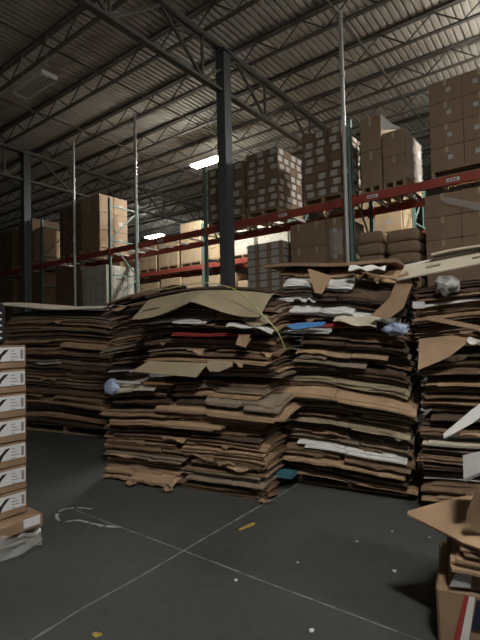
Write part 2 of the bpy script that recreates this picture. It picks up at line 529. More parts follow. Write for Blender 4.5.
def film(verts_fn, nu, nv, label):
    vs = [verts_fn(i / nu, j / nv) for j in range(nv + 1) for i in range(nu + 1)]
    fs = [(j * (nu + 1) + i, j * (nu + 1) + i + 1, (j + 1) * (nu + 1) + i + 1, (j + 1) * (nu + 1) + i) for j in range(nv) for i in range(nu)]
    m = MB().add(vs, fs)
    o = m.build('stretch_wrap', FILM)
    for p in o.data.polygons: p.use_smooth = True
    return tag(o, label, 'stretch wrap')
def fw(u, v):
    x = -1.78 + 1.3 * u
    z = 3.66 - 0.55 * u + (v - 0.5) * (0.10 + 0.10 * u)
    return (x, ROW1 - 0.01 - 0.028 * abs(math.sin(u * 23 + v * 9)) - 0.02 * noise.noise(Vector((u * 9, v * 7, 1))), z)
film(fw, 40, 8, 'shiny crumpled band of clear stretch wrap across the brown low load at the end')
def fw2(u, v):
    y = 8.06 + 0.98 * u
    z = 4.2 + 0.86 * v
    return (-2.365 + 0.02 * noise.noise(Vector((u * 7, v * 9, 4))) + 0.008 * math.sin(v * 40 + u * 6), y, z)
film(fw2, 14, 14, 'clear stretch wrap shining on the bright side of the shorter plain pair')
def fw3(u, v):
    x = -3.86 + 0.28 * u
    return (x, ROW1 - 0.002 - 0.02 * abs(noise.noise(Vector((u * 5, v * 9, 8)))), 2.95 + 0.55 * v + 0.05 * math.sin(v * 9 + u * 3))
film(fw3, 8, 14, 'crumpled clear stretch wrap on the plain low load beside the pipe')

# ---- second rack row across the aisle
row2 = [
    ('farthest load across the aisle', -17.9, -16.8, 5.3, 2, 2), ('second farthest load across the aisle', -16.6, -15.4, 5.2, 2, 2),
    ('shaded load before the distant light', -14.2, -13.2, 5.25, 2, 3), ('yellowish load before the distant light', -13.05, -12.0, 5.2, 2, 2),
    ('tallest yellowish load across the aisle', -11.85, -10.85, 5.66, 2, 3), ('yellowish load at the green upright', -10.55, -9.6, 4.95, 2, 2),
    ('short load across the aisle beside the column', -9.45, -8.5, 5.0, 2, 2), ('pale load glimpsed past the column', -8.35, -7.2, 5.3, 2, 2),
    ('patterned load glimpsed over the sacks', -5.2, -3.72, 5.2, 2, 2)]
for n, (ds, x0, x1, top, nx, nz) in enumerate(row2):
    load(ds, x0, x1, ROW2 + 0.03, BEAM2, top, nx, 1, nz, [CARTON_TAN, CARTON_PALE][n in (7, 6)], (0.22, 0.2), None, True, stick=lambda i, j, k: 2 if (i + k) % 2 else 0)
row2b = [('low load under the shaded load', -14.25, -13.1, 3.62), ('low load before the distant light', -12.95, -11.9, 3.7), ('low load under the tallest yellowish load', -11.8, -10.85, 3.65),
         ('low load at the green upright', -10.5, -9.3, 3.6), ('low load across the aisle beside the column', -9.2, -8.4, 3.3), ('low load glimpsed past the column', -8.3, -7.2, 3.6)]
for n, (ds, x0, x1, top) in enumerate(row2b):
    load(ds, x0, x1, ROW2 + 0.03, BEAM1, top, 2, 1, 2, CARTON_TAN, (0.22, 0.2), None, True, stick=lambda i, j, k: 2 if (i + k) % 2 else 0)

# ------------------------------------------------------------------ pallet racks
UPX = [0.26 - 3.66 * i for i in range(0, 6)]
def make_rack(yf, label, levels, placards=()):
    r = thing('pallet_rack', label, 'pallet rack', (0, yf, 0))
    yr = 1.07
    f0 = None
    for i, x in enumerate(UPX):
        if f0 is None:
            f = link('upright_frame', None, r)
            for y in (0.0, yr):
                m = MB()
                m.box(-0.04, 0.04, y - 0.0, y + 0.012, 0.0, 5.52) if y == 0 else m.box(-0.04, 0.04, y - 0.012, y, 0.0, 5.52)
                m.box(-0.04, -0.028, min(y, y + (0.06 if y == 0 else -0.06)), max(y, y + (0.06 if y == 0 else -0.06)), 0.0, 5.52)
                m.box(0.028, 0.04, min(y, y + (0.06 if y == 0 else -0.06)), max(y, y + (0.06 if y == 0 else -0.06)), 0.0, 5.52)
                m.box(-0.07, 0.07, y - 0.05, y + 0.05, 0, 0.01)
                m.build('post', RACK_GREEN, f)
            m = MB(); z = 0.3; s = 0
            while z < 5.4:
                m.bar((0, 0.05, z), (0, yr - 0.05, z), 0.035)
                if z + 1.0 < 5.5:
                    a, b = (0.05, yr - 0.05) if s == 0 else (yr - 0.05, 0.05)
                    m.bar((0, a, z), (0, b, z + 0.98), 0.03)
                z += 1.0; s = 1 - s
            m.build('brace', RACK_GREEN, f)
            f0 = f
        else:
            f = copy_tree(f0, r)
        f.location = (x, 0, 0)
    for z in levels:
        proto = None
        for a, b in zip(UPX[1:], UPX[:-1]):
            for k, y in enumerate((0.03, yr - 0.03)):
                if proto is None:
                    m = MB()
                    m.box(0.045, 3.615, -0.028, 0.028, z - 0.15, z)
                    m.box(0.04, 0.06, -0.06, 0.03, z - 0.2, z + 0.02); m.box(3.6, 3.62, -0.06, 0.03, z - 0.2, z + 0.02)
                    proto = m.build('beam', RACK_RED, r); o = proto
                else:
                    o = proto.copy(); COL.objects.link(o); o.parent = r
                o.location = (a, y, 0)
            cb = None
            for q in range(6):
                if q == 0 and z == levels[0] and 'crossbar' not in protoc:
                    cb = MB().bar((0, 0.06, z - 0.03), (0, yr - 0.06, z - 0.03), 0.05, 0.03).build('crossbar', GALV, r)
                    protoc['crossbar'] = cb; cz = z; o = cb
                else:
                    o = protoc['crossbar'].copy(); COL.objects.link(o); o.parent = r
                o.location = (a + 0.35 + 0.59 * q, 0, z - protoc.setdefault('z', z))
    for x in placards:
        p = MB().box(x - 0.1, x + 0.1, -0.004, 0.003, levels[-1] - 0.105, levels[-1] - 0.045).build('location_placard', STICKER, r)
        m = MB()
        for q in range(7):
            m.box(x - 0.08 + 0.022 * q, x - 0.08 + 0.022 * q + 0.008 + 0.004 * (q % 2), -0.0065, -0.003, levels[-1] - 0.095, levels[-1] - 0.06)
        m.build('barcode', BLACK, p)
    return r
protoc = {}
make_rack(ROW1, 'red-beamed pallet rack with green posts standing just behind the cardboard stacks', (BEAM1, BEAM2), (-1.62, -2.98, -4.9, -8.6))
protoc = {}
make_rack(ROW2, 'pallet rack of lit yellowish goods standing across the aisle behind', (BEAM1, BEAM2))

# ------------------------------------------------------------------ flattened cardboard
def flat_box(w, d, t, seed, zfun, plies=2, gap=0.006, rag=0.012, nu=12, nv=8, bend=0.02, under=None):
    """a carton folded flat: two plies cut into flaps along two edges. zfun(x, y) gives the sag in the sheet's own axes"""
    R = random.Random(seed)
    mb = MB()
    slots = sorted([R.uniform(0.38, 0.62)])
    fl = R.uniform(0.10, 0.26) * d
    for p in range(plies):
        us = [i / nu for i in range(nu + 1)]
        sl = []
        for s in slots:
            us += [s - 0.004, s + 0.004]; sl.append(s)
        us = sorted(us)
        us = [u for i, u in enumerate(us) if not any(0.0045 < abs(u - s) < 0.02 for s in sl)]
        vsn = [0, fl * 0.5 / d, fl / d, fl / d + 0.001] + [fl / d + (1 - 2 * fl / d) * i / (nv - 4) for i in range(1, nv - 4)] + [1 - fl / d, 1 - fl * 0.5 / d, 1]
        NU, NV = len(us), len(vsn)
        # each flap protrudes, tips and bends its own way
        def flap_of(u): return sum(u > s for s in sl)
        pr = [[R.uniform(-0.018, 0.016) for _ in range(len(sl) + 1)] for _ in range(2)]
        bd = [[R.uniform(-bend, 0) for _ in range(len(sl) + 1)] for _ in range(2)]
        off = (p * (t / plies + gap)); so = R.uniform(-0.02, 0.02)
        so2 = R.uniform(-0.015, 0.015)
        grid = {}
        top = []; 
        for j, v in enumerate(vsn):
            for i, u in enumerate(us):
                x = (u - 0.5) * w + so; y = (v - 0.5) * d + so2
                e = 0.0
                if v < fl / d:
                    k = 1 - v * d / fl; f = flap_of(u)
                    y -= pr[0][f] * k - 0.0; e = bd[0][f] * k * k
                    y += rag * k * noise.noise(Vector((u * 11 + seed, p * 3.1, 0.7)))
                elif v > 1 - fl / d:
                    k = 1 - (1 - v) * d / fl; f = flap_of(u)
                    y += pr[1][f] * k; e = bd[1][f] * k * k
                if i == 0 or i == NU - 1:
                    x += rag * noise.noise(Vector((v * 9 + seed, p * 2.2, 4.1 + i)))
                    e += -abs(bd[0][0]) * 0.6 * (1 if i == 0 else 0.5)
                z = zfun(x, y) + e
                if under:
                    z = max(z, under(x, y, z))
                z += off
                grid[i, j] = len(top); top.append((x, y, z))
        cells = set()
        for j in range(NV - 1):
            for i in range(NU - 1):
                um = (us[i] + us[i + 1]) / 2; vm = (vsn[j] + vsn[j + 1]) / 2
                if (vm < fl / d or vm > 1 - fl / d) and any(abs(um - s) < 0.0045 for s in sl):
                    continue
                cells.add((i, j))
        # knocked-off corners
        if R.random() < 0.4:
            for c in R.sample([(0, 0), (NU - 2, 0), (0, NV - 2), (NU - 2, NV - 2)], 1):
                cells.discard(c)
        n = len(top); tt = t / plies
        vs = [(a, b, c + tt) for a, b, c in top] + top
        fs = []
        for (i, j) in cells:
            q = [grid[i, j], grid[i + 1, j], grid[i + 1, j + 1], grid[i, j + 1]]
            fs.append(tuple(q)); fs.append(tuple(n + a for a in reversed(q)))
            for (di, dj, a, b) in ((0, -1, 0, 1), (1, 0, 1, 2), (0, 1, 2, 3), (-1, 0, 3, 0)):
                if (i + di, j + dj) not in cells:
                    fs.append((q[b], q[a], n + q[a], n + q[b]))
        mb.add(vs, fs)
    return mb

def clean_mesh(mb, name, m):
    me = bpy.data.meshes.new(name)
    me.from_pydata(mb.v, [], mb.f)
    me.materials.append(m)
    me.update()
    return me

class Pile:
    def __init__(self, a, b, depth, where):
        self.a = Vector((a[0], a[1], 0)); b = Vector((b[0], b[1], 0))
        self.W = (b - self.a).length; self.D = depth
        self.d = (b - self.a).normalized(); self.n = Vector((-self.d.y, self.d.x, 0))
        self.ang = math.atan2(self.d.y, self.d.x); self.where = where
    def P(self, u, v, z):
        q = self.a + self.d * u + self.n * v
        return (q.x, q.y, z)

def sag_fn(pile, cfg):
    H = cfg['z1']
    def S(u, v, Z):
        s = (Z - cfg['z0']) / (H - cfg['z0'] + 1e-6)
        x = u / pile.W - 0.5; y = v / pile.D - 0.5
        z = cfg.get('tilt', 0) * x * (0.3 + 0.7 * s) - cfg.get('arch', 0.0) * 4 * x * x * (0.35 + 0.65 * s) - cfg.get('droop', 0.03) * (max(0, 0.5 - (y + 0.5)) ** 2) * 4 * (0.3 + s)
        z += cfg.get('wob', 0.014) * noise.noise(Vector((u * 1.9 + cfg['seed'], v * 1.7, Z * 1.6)))
        return z
    return S

SHEETS = [0]
LAID = {}
def add_sheet(pile, S, uc, vc, w, d, t, Z, m, label, group, seed, rot=0.0, plies=2, gap=0.006, rag=0.012, bend=0.02, slope=0.0, name='flattened_box', nu=12, flap=False):
    ca, sa = math.cos(rot), math.sin(rot)
    base = S(uc, vc, Z)
    def zf(x, y):
        return S(uc + x * ca - y * sa, vc + x * sa + y * ca, Z) - base + slope * x
    laid = LAID.setdefault(id(pile), [])
    cx, cy, cz = pile.P(uc, vc, Z + base)
    co_, si_ = math.cos(pile.ang + rot), math.sin(pile.ang + rot)
    down = Vector((0, 0, -1))
    def under(x, y, z):
        # nothing sinks into the sheets already lying below it
        best = -1e9
        for ox, oy in ((0, 0), (0.045, 0), (-0.045, 0), (0, 0.04), (0, -0.04)):
            xx, yy = x + ox, y + oy
            P = Vector((cx + xx * co_ - yy * si_, cy + xx * si_ + yy * co_, cz + z + 0.10))
            for b in laid[-6:]:
                h = b.ray_cast(P, down, 0.115)
                if h[0] is not None:
                    best = max(best, h[0].z)
        return best - cz + 0.002
    mb = flat_box(w, d, t, seed, zf, plies, gap, rag, nu=nu, bend=bend, under=under)
    laid.append(BVHTree.FromPolygons([(cx + x * co_ - y * si_, cy + x * si_ + y * co_, cz + z) for x, y, z in mb.v], mb.f))
    o = link(name, clean_mesh(mb, name, m), None, pile.P(uc, vc, Z + base), pile.ang + rot)
    tag(o, label, 'flattened box', group)
    SHEETS[0] += 1
    R = random.Random(seed + 5)
    if flap and R.random() < 0.42 and w > 0.45:
        fwid = R.uniform(0.08, min(0.42, w * 0.4)); x0 = R.uniform(-w / 2 + 0.03, w / 2 - 0.03 - fwid)
        drop = R.uniform(0.012, 0.05); out = R.uniform(0.02, 0.06); k = R.uniform(0.6, 1.15); sk = R.uniform(-0.03, 0.03)
        P = []; n = 6
        for j in range(4):
            q = j / 3
            for i in range(n + 1):
                u = i / n
                xx = x0 + fwid * (0.5 + (u - 0.5) * (1 + (k - 1) * q)) + sk * q
                yy = -d / 2 + 0.03 - 0.02 * (q > 0) - out * q + 0.012 * q * noise.noise(Vector((u * 4 + seed, q, 1)))
                P.append((xx, yy, zf(xx, -d / 2 + 0.03) + t * 0.55 - drop * q * q * (0.7 + 0.5 * math.sin(u * 5 + seed)) ))
        fs = [(j * (n + 1) + i, j * (n + 1) + i + 1, (j + 1) * (n + 1) + i + 1, (j + 1) * (n + 1) + i) for j in range(3) for i in range(n)]
        N = len(P)
        mb = MB().add(P + [(a, b, c - 0.005) for a, b, c in P], fs + [tuple(N + a for a in reversed(f)) for f in fs] +
                      [(3 * (n + 1) + i, 3 * (n + 1) + i + 1, N + 3 * (n + 1) + i + 1, N + 3 * (n + 1) + i) for i in range(n)] +
                      [(j * (n + 1), (j + 1) * (n + 1), N + (j + 1) * (n + 1), N + j * (n + 1)) for j in range(3)] +
                      [(j * (n + 1) + n, N + j * (n + 1) + n, N + (j + 1) * (n + 1) + n, (j + 1) * (n + 1) + n) for j in range(3)])
        mb.build('torn_flap', R.choice((m, m, KRAFT[0], KRAFT[1])), o)
    return o

def build_pile(pile, cfg, specials=()):
    R = random.Random(cfg['seed'])
    S = sag_fn(pile, cfg)
    z = cfg['z0']; sp = sorted(specials, key=lambda s: s['z'])
    wts = cfg['weights']
    n = 0; last = 0.0
    while z < cfg['z1']:
        frac = (z - cfg['z0']) / (cfg['z1'] - cfg['z0'])
        if sp and sp[0]['z'] <= z + 0.02:
            q = sp.pop(0)
            w = q['u1'] - q['u0']
            dd = q.get('d', pile.D * 0.8)
            vc = dd / 2 - q.get('p', 0.03)
            t = q.get('t', 0.022)
            add_sheet(pile, S, (q['u0'] + q['u1']) / 2, vc, w, dd, t, z, q['m'], q['label'], None, cfg['seed'] * 1000 + n,
                      q.get('rot', 0.0), q.get('plies', 2), 0.002, q.get('rag', 0.008), q.get('bend', 0.008), q.get('slope', 0.0), nu=16)
            if w < pile.W * 0.6:   # fill the rest of that layer
                fu0, fu1 = (q['u1'] + 0.02, pile.W) if (q['u0'] + q['u1']) / 2 < pile.W / 2 else (0.0, q['u0'] - 0.02)
                if fu1 - fu0 > 0.25:
                    ki = 2
                    add_sheet(pile, S, (fu0 + fu1) / 2, pile.D / 2 + 0.03, fu1 - fu0, pile.D * 0.9, t, z, KRAFT[ki], '%s flattened box %s' % (KNAME[ki], cfg['zone'](z)),
                              '%s flattened boxes %s' % (KNAME[ki], cfg['zone'](z)), cfg['seed'] * 1000 + 500 + n, bend=0.006)
            z += t + 0.012; n += 1
            continue
        t = R.choice(cfg.get('ts', (0.012, 0.018, 0.024, 0.03, 0.038))) * R.uniform(0.9, 1.1)
        gap = R.uniform(0.001, 0.003)
        room = R.choice(cfg['gaps'])
        jit = cfg['jit']
        ki = R.choices(range(len(KRAFT)), wts)[0]
        split = R.random() < cfg.get('split', 0.3)
        pr = R.gauss(0, 1) * jit
        parts = []
        if split:
            c = R.uniform(0.38, 0.62) * pile.W
            parts = [(-R.uniform(0, jit), c - 0.045), (c + 0.045, pile.W + R.uniform(0, jit))]
        else:
            w = pile.W * R.uniform(0.93, 1.05); uc = pile.W / 2 + R.gauss(0, 1) * jit * 0.6
            parts = [(uc - w / 2, uc + w / 2)]
        hol = cfg.get('hollow')
        for (u0, u1) in parts:
            if hol and hol[0] < z < hol[1]:
                u0 = max(u0, hol[2] + R.uniform(-0.02, 0.03))
            if split:
                ki = R.choices(range(len(KRAFT)), wts)[0]; pr = R.gauss(0, 1) * jit
            d = pile.D * R.uniform(0.88, 1.03)
            vc = d / 2 - pr + 0.02
            zone = cfg['zone'](z)
            m = KRAFT[ki]; nm = KNAME[ki]
            if R.random() < cfg.get('white', 0.03):
                m = WHITE_BOARD; nm = 'white-lined'
            add_sheet(pile, S, (u0 + u1) / 2, vc, u1 - u0, d, t, z, m, '%s flattened box %s' % (nm, zone), '%s flattened boxes %s' % (nm, zone),
                      cfg['seed'] * 1000 + n * 3 + int(u0 > 0.3), rot=R.uniform(-1, 1) * cfg.get('rot', 0.03), plies=max(1, min(4, int(t / 0.008))), gap=gap,
                      rag=cfg.get('rag', 0.014), bend=min(cfg.get('bend', 0.016), 0.004 + 1.0 * last), flap=True)
        z += t + gap * 3 + room; last = room
        n += 1
    return S

def prism(name, pts, t, m, label, cat='cardboard flap', nrm=None):
    o = MB().poly(pts, t, nrm).build(name, m)
    return tag(o, label, cat)

def soft_sheet(name, fn, nu, nv, t, m, label, cat):
    """a bent sheet of thickness t: fn(u, v) gives its middle surface"""
    P = [[Vector(fn(i / nu, j / nv)) for i in range(nu + 1)] for j in range(nv + 1)]
    vs = []; N = (nu + 1) * (nv + 1)
    nr = []
    for j in range(nv + 1):
        for i in range(nu + 1):
            a = P[j][min(i + 1, nu)] - P[j][max(i - 1, 0)]; b = P[min(j + 1, nv)][i] - P[max(j - 1, 0)][i]
            nr.append(a.cross(b).normalized())
    fl = [p for r in P for p in r]
    vs = [p + n * t / 2 for p, n in zip(fl, nr)] + [p - n * t / 2 for p, n in zip(fl, nr)]
    fs = []
    w = nu + 1
    for j in range(nv):
        for i in range(nu):
            q = (j * w + i, j * w + i + 1, (j + 1) * w + i + 1, (j + 1) * w + i)
            fs.append(q); fs.append(tuple(N + a for a in reversed(q)))
    rim = [i for i in range(w)] + [j * w + nu for j in range(1, nv + 1)] + [nv * w + i for i in range(nu - 1, -1, -1)] + [j * w for j in range(nv - 1, 0, -1)]
    for a, b in zip(rim, rim[1:] + rim[:1]):
        fs.append((b, a, N + a, N + b))
    o = MB().add(vs, fs).build(name, m)
    return tag(o, label, cat)

# ---- middle stack: a neat lower half, a looser upper half in two heaps
P2 = Pile((-4.22, 3.06), (-2.36, 3.37), 0.80, 'middle stack')
tag(MB().box(-0.02, 0.30, -0.3, 0.3, 0, 0.045).build('teal_slab', WOOD_BLUE, None, P2.P(1.74, 0.62, 0.12), P2.ang), 'teal slab poking out low between the middle and white-striped stacks', 'slab')
zone2 = lambda z: 'near the floor in the middle stack' if z < 0.45 else 'in the neat lower half of the middle stack'
sp2 = [
    dict(z=0.10, u0=0.02, u1=0.95, m=KRAFT[0], label='tan sagging flattened box jutting out at the foot of the middle stack', p=0.10, t=0.04, bend=0.05, rag=0.03),
    dict(z=0.80, u0=0.75, u1=2.12, m=KRAFT[0], label='long bright tan flattened box jutting from the middle stack beside the gap', p=0.07, t=0.04),
    dict(z=0.90, u0=1.35, u1=2.1, m=KRAFT[4], label='greyish flattened box with a lit corner high in the neat half', p=0.04, t=0.03),
    dict(z=0.66, u0=0.1, u1=1.5, m=KRAFT[0], label='tan flattened box with a folded rim midway down the middle stack', p=0.06, t=0.03),
    dict(z=1.02, u0=0.24, u1=0.72, m=CREAM, label='cream-edged flattened box on top of the neat half of the middle stack', p=0.05, t=0.02),
]
build_pile(P2, dict(z0=0.012, z1=1.06, tilt=0.03, arch=0.02, droop=0.05, seed=21, weights=[3, 5, 5, 3, 3, 1], jit=0.022, gaps=[0.003, 0.005, 0.008, 0.012], split=0.22, zone=zone2,
                    white=0.0, rot=0.02, bend=0.022, wob=0.02), sp2)
U2 = Pile(P2.P(0.58, 0.05, 0)[:2], P2.P(2.02, 0.05, 0)[:2], 0.85, 'middle stack')
zone2u = lambda z: 'in the loose upper half of the middle stack'
spu = [
    dict(z=1.54, u0=0.35, u1=1.2, m=RED_PRINT, label='red-edged white flattened box in the upper middle stack', p=0.04, t=0.022),
    dict(z=1.69, u0=0.08, u1=0.75, m=WHITE_BOARD, label='white-edged flattened box just below the draped olive sheet', p=0.07, t=0.022),
]
build_pile(U2, dict(z0=1.12, z1=1.86, tilt=-0.05, arch=0.03, droop=0.05, seed=34, weights=[2, 3, 5, 6, 2, 1], jit=0.04, gaps=[0.005, 0.01, 0.02, 0.035], ts=(0.008, 0.012, 0.018, 0.026, 0.032), split=0.3, zone=zone2u,
                    white=0.03, rot=0.05, bend=0.03, wob=0.03), spu)
L2 = Pile(P2.P(-0.28, 0.33, 0)[:2], P2.P(0.55, 0.33, 0)[:2], 0.6, 'middle stack')
zone2l = lambda z: 'in the set-back dark end of the middle stack'
build_pile(L2, dict(z0=1.12, z1=2.04, tilt=0.14, arch=0.02, droop=0.05, seed=47, weights=[1, 2, 5, 7, 2, 0], jit=0.045, gaps=[0.008, 0.015, 0.025, 0.035], split=0.0, zone=zone2l,
                    white=0.02, rot=0.08, bend=0.03, wob=0.03), [])

# ---- stack beside it
P3 = Pile((-2.38, 3.83), (-1.23, 4.03), 1.0, 'third stack')
pm = P3.P(P3.W / 2, 0.60, 0)
pallet_at(pm[0], pm[1], 0, 1.05, 0.9, 'wooden pallet beneath the white-striped cardboard stack', WOOD, P3.ang)
zone3 = lambda z: ('at the foot of the white-striped stack' if z < 0.5 else 'in the middle of the white-striped stack' if z < 1.25 else 'in the upper third of the white-striped stack' if z < 1.9 else 'near the top of the white-striped stack')
sp3 = [
    dict(z=0.46, u0=0.14, u1=1.12, m=WHITE_BOARD, label='long white-faced flattened box slanting low across the white-striped stack', p=0.045, t=0.03),
    dict(z=0.30, u0=-0.02, u1=1.1, m=KRAFT[0], label='tan drooping flattened box low in the white-striped stack', p=0.06, t=0.04, bend=0.04, rag=0.03),
    dict(z=1.00, u0=-0.10, u1=1.22, m=KRAFT[0], label='long tan flattened box slanting out midway up the white-striped stack', p=0.13, t=0.03),
    dict(z=1.26, u0=0.12, u1=0.8, m=KRAFT[4], label='greyish flattened box midway up the white-striped stack', p=0.05, t=0.026),
    dict(z=1.36, u0=0.15, u1=1.0, m=KRAFT[0], label='tan flattened box below the dark hollow of the white-striped stack', p=0.04, t=0.022),
    dict(z=1.63, u0=-0.10, u1=0.5, m=WHITE_BOARD, label='white-edged flattened box right above the blue sheet', p=0.06, t=0.016),
    dict(z=1.66, u0=0.1, u1=0.6, m=RED_PRINT, label='dark red-edged flattened box above the blue sheet', p=0.03, t=0.018),
    dict(z=1.81, u0=0.06, u1=0.70, m=WHITE_BOARD, label='white-edged flattened box, lowest of the upper white stripes', p=0.05, t=0.026),
    dict(z=1.91, u0=-0.15, u1=0.36, m=WHITE_BOARD, label='short white-edged flattened box behind the tip of the hanging tan flap', p=0.05, t=0.024),
    dict(z=1.985, u0=0.06, u1=0.70, m=WHITE_BOARD, label='thin white-edged flattened box behind the hanging tan flap', p=0.03, t=0.012),
    dict(z=2.08, u0=0.05, u1=0.72, m=WHITE_BOARD, label='long white-edged flattened box directly under the top tan sheets', p=0.06, t=0.018),
]
build_pile(P3, dict(z0=0.135, z1=2.15, tilt=-0.15, arch=0.03, droop=0.10, seed=58, hollow=(1.29, 1.58, 0.2), weights=[2, 3, 5, 6, 3, 1], jit=0.04, gaps=[0.004, 0.008, 0.016, 0.028], ts=(0.008, 0.012, 0.018, 0.026, 0.034), split=0.22, zone=zone3,
                    white=0.015, rot=0.06, bend=0.035, wob=0.034), sp3)

# ---- stack at the picture's edge
P4 = Pile((-1.12, 3.97), (0.10, 4.10), 1.05, 'edge stack')
pm = P4.P(P4.W / 2, 0.62, 0)
pallet_at(pm[0], pm[1], 0, 1.1, 0.92, 'wooden pallet beneath the cardboard stack at the edge of view', WOOD, P4.ang)
zone4 = lambda z: ('at the foot of the edge stack' if z < 0.6 else 'in the middle of the edge stack' if z < 1.3 else 'in the upper part of the edge stack')
sp4 = [
    dict(z=1.66, u0=-0.02, u1=0.9, m=KRAFT[1], label='long brown flattened box carrying a small white tag on the edge stack', p=0.08, t=0.03),
    dict(z=1.76, u0=0.05, u1=1.1, m=WHITE_BOARD, label='white-edged flattened box beneath the plastic scrap on the edge stack', p=0.04, t=0.018),
    dict(z=1.20, u0=0.0, u1=0.9, m=KRAFT[2], label='dark flattened box under the large hanging tan flap', p=0.06, t=0.03),
    dict(z=0.62, u0=0.0, u1=1.0, m=CREAM, label='cream-edged flattened box low on the edge stack', p=0.06, t=0.016),
]
build_pile(P4, dict(z0=0.135, z1=1.90, tilt=0.06, arch=0.01, droop=0.04, seed=64, weights=[1, 3, 5, 6, 3, 0], jit=0.04, gaps=[0.004, 0.01, 0.018, 0.03], ts=(0.008, 0.012, 0.018, 0.026, 0.034), split=0.15, zone=zone4,
                    white=0.05, rot=0.06, bend=0.03, wob=0.026), sp4)

# ---- shadowed stack on the far side
P1 = Pile((-7.85, 3.70), (-5.55, 4.20), 1.0, 'shadowed stack')
pm = P1.P(P1.W / 2 + 0.1, 0.52, 0)
pallet_at(pm[0], pm[1], 0, 2.0, 0.9, 'wooden pallet beneath the shadowed cardboard stack', WOOD, P1.ang)
zone1 = lambda z: 'in the lower half of the shadowed stack' if z < 1.0 else 'in the upper half of the shadowed stack'
build_pile(P1, dict(z0=0.165, z1=1.97, tilt=-0.10, arch=0.03, droop=0.05, seed=72, weights=[1, 3, 5, 6, 3, 0], jit=0.045, gaps=[0.006, 0.012, 0.02, 0.03], split=0.2, zone=zone1,
                    white=0.03, rot=0.04, bend=0.03, wob=0.03),
           [dict(z=1.15, u0=0.8, u1=1.3, m=WHITE_BOARD, label='white-edged flattened box midway up the shadowed stack', p=0.06, t=0.016),
            dict(z=1.40, u0=1.35, u1=2.2, m=KRAFT[0], label='tan flattened box in the upper part of the shadowed stack', p=0.07, t=0.05)])

# ---- draped and hanging pieces
def drape(u, v):
    # arched olive sheet lying over the top of the middle stack, its front edge hanging
    uu = 0.50 + 1.46 * u; vv = -0.11 + 0.75 * v
    top = 1.965 - 0.07 * (2 * u - 0.9) ** 2
    front = max(0, 1 - v / 0.42)
    z = top - 0.24 * front ** 1.15 * (0.55 + 0.5 * abs(math.sin(u * 4.4 + 0.9))) + 0.008 * noise.noise(Vector((u * 5, v * 4, 2)))
    return P2.P(uu, vv, z)
soft_sheet('draped_sheet', drape, 26, 16, 0.008, KRAFT[5], 'large olive tan cardboard sheet arched over the top of the middle stack', 'cardboard sheet')
def drape2(u, v):
    uu = 0.45 + 1.5 * u; vv = 0.18 + 0.6 * v
    return P2.P(uu, vv, 1.985 - 0.07 * (2 * u - 0.9) ** 2 + 0.02 * v)
soft_sheet('cardboard_sheet', drape2, 16, 6, 0.022, KRAFT[3], 'blackish sheet rising behind the olive sheet on the middle stack', 'cardboard sheet')

def over1(u, v):
    uu = -0.6 + 2.8 * u; vv = -0.12 + 1.0 * v
    z = 2.17 - 0.19 * u - 0.06 * max(0, 1 - v * 3) + 0.02 * math.sin(u * 7)
    return P1.P(uu, vv, z)
soft_sheet('cardboard_sheet', over1, 20, 8, 0.012, CREAM, 'wide pale tan sheet lying across the top of the shadowed stack', 'cardboard sheet')

def quad(pile, pts, off, t, m, name, label, cat='cardboard flap'):
    """pts: (u, z, forward distance) on the front of a stack"""
    P = [pile.P(u, -f - off, z) for u, z, f in pts]
    return prism(name, P, t, m, label, cat, nrm=-pile.n)
quad(P2, [(0.50, 1.15, 0.10), (1.30, 1.11, 0.12), (1.36, 1.235, 0.0), (0.64, 1.25, 0.0)], 0.03, 0.008, KRAFT[5], 'carton_flap', 'broad olive tan flap folded down midway up the middle stack')
quad(P2, [(1.37, 1.21, 0.04), (1.42, 1.165, 0.07), (1.52, 1.16, 0.07), (1.66, 1.215, 0.05), (1.63, 1.25, 0.0), (1.37, 1.26, 0.0)], 0.03, 0.008, KRAFT[5], 'carton_flap', 'smaller rounded olive flap next to the broad folded flap')
quad(P2, [(1.70, 1.41, 0.05), (1.80, 1.385, 0.05), (1.85, 1.47, 0.03), (1.81, 1.455, 0.03), (1.83, 1.5, 0.0), (1.71, 1.5, 0.0)], 0.04, 0.008, KRAFT[0], 'carton_flap', 'small torn tan scrap on the upper middle stack')
quad(P2, [(1.75, 1.64, 0.02), (1.88, 1.56, 0.05), (2.03, 1.60, 0.03), (2.0, 1.67, 0.0), (1.84, 1.69, 0.0)], 0.04, 0.008, KRAFT[5], 'carton_flap', 'olive corner flap beneath the yellow-green strap')
def crump(u, v):
    uu = 1.60 + 0.46 * u
    return P2.P(uu, -0.04 - 0.05 * v, 1.59 - 0.07 * abs(u - 0.45) ** 0.5 * 1.3 * u + 0.02 - 0.035 * v + 0.012 * math.sin(u * 11))
soft_sheet('crumpled_sheet', crump, 12, 4, 0.006, WHITE_BOARD, 'crumpled white paper strip on the upper middle stack', 'paper sheet')
# printed strip with white and orange ends
quad(P2, [(0.24, 1.02, 0), (0.56, 1.015, 0), (0.56, 1.04, 0), (0.24, 1.045, 0)], 0.07, 0.01, WHITE_BOARD, 'printed_flap', 'narrow white printed flap above the neat half of the middle stack')
quad(P2, [(0.60, 1.015, 0), (0.98, 1.02, 0), (0.98, 1.043, 0), (0.60, 1.04, 0)], 0.07, 0.01, ORANGE, 'printed_flap', 'narrow orange printed flap above the neat half of the middle stack')

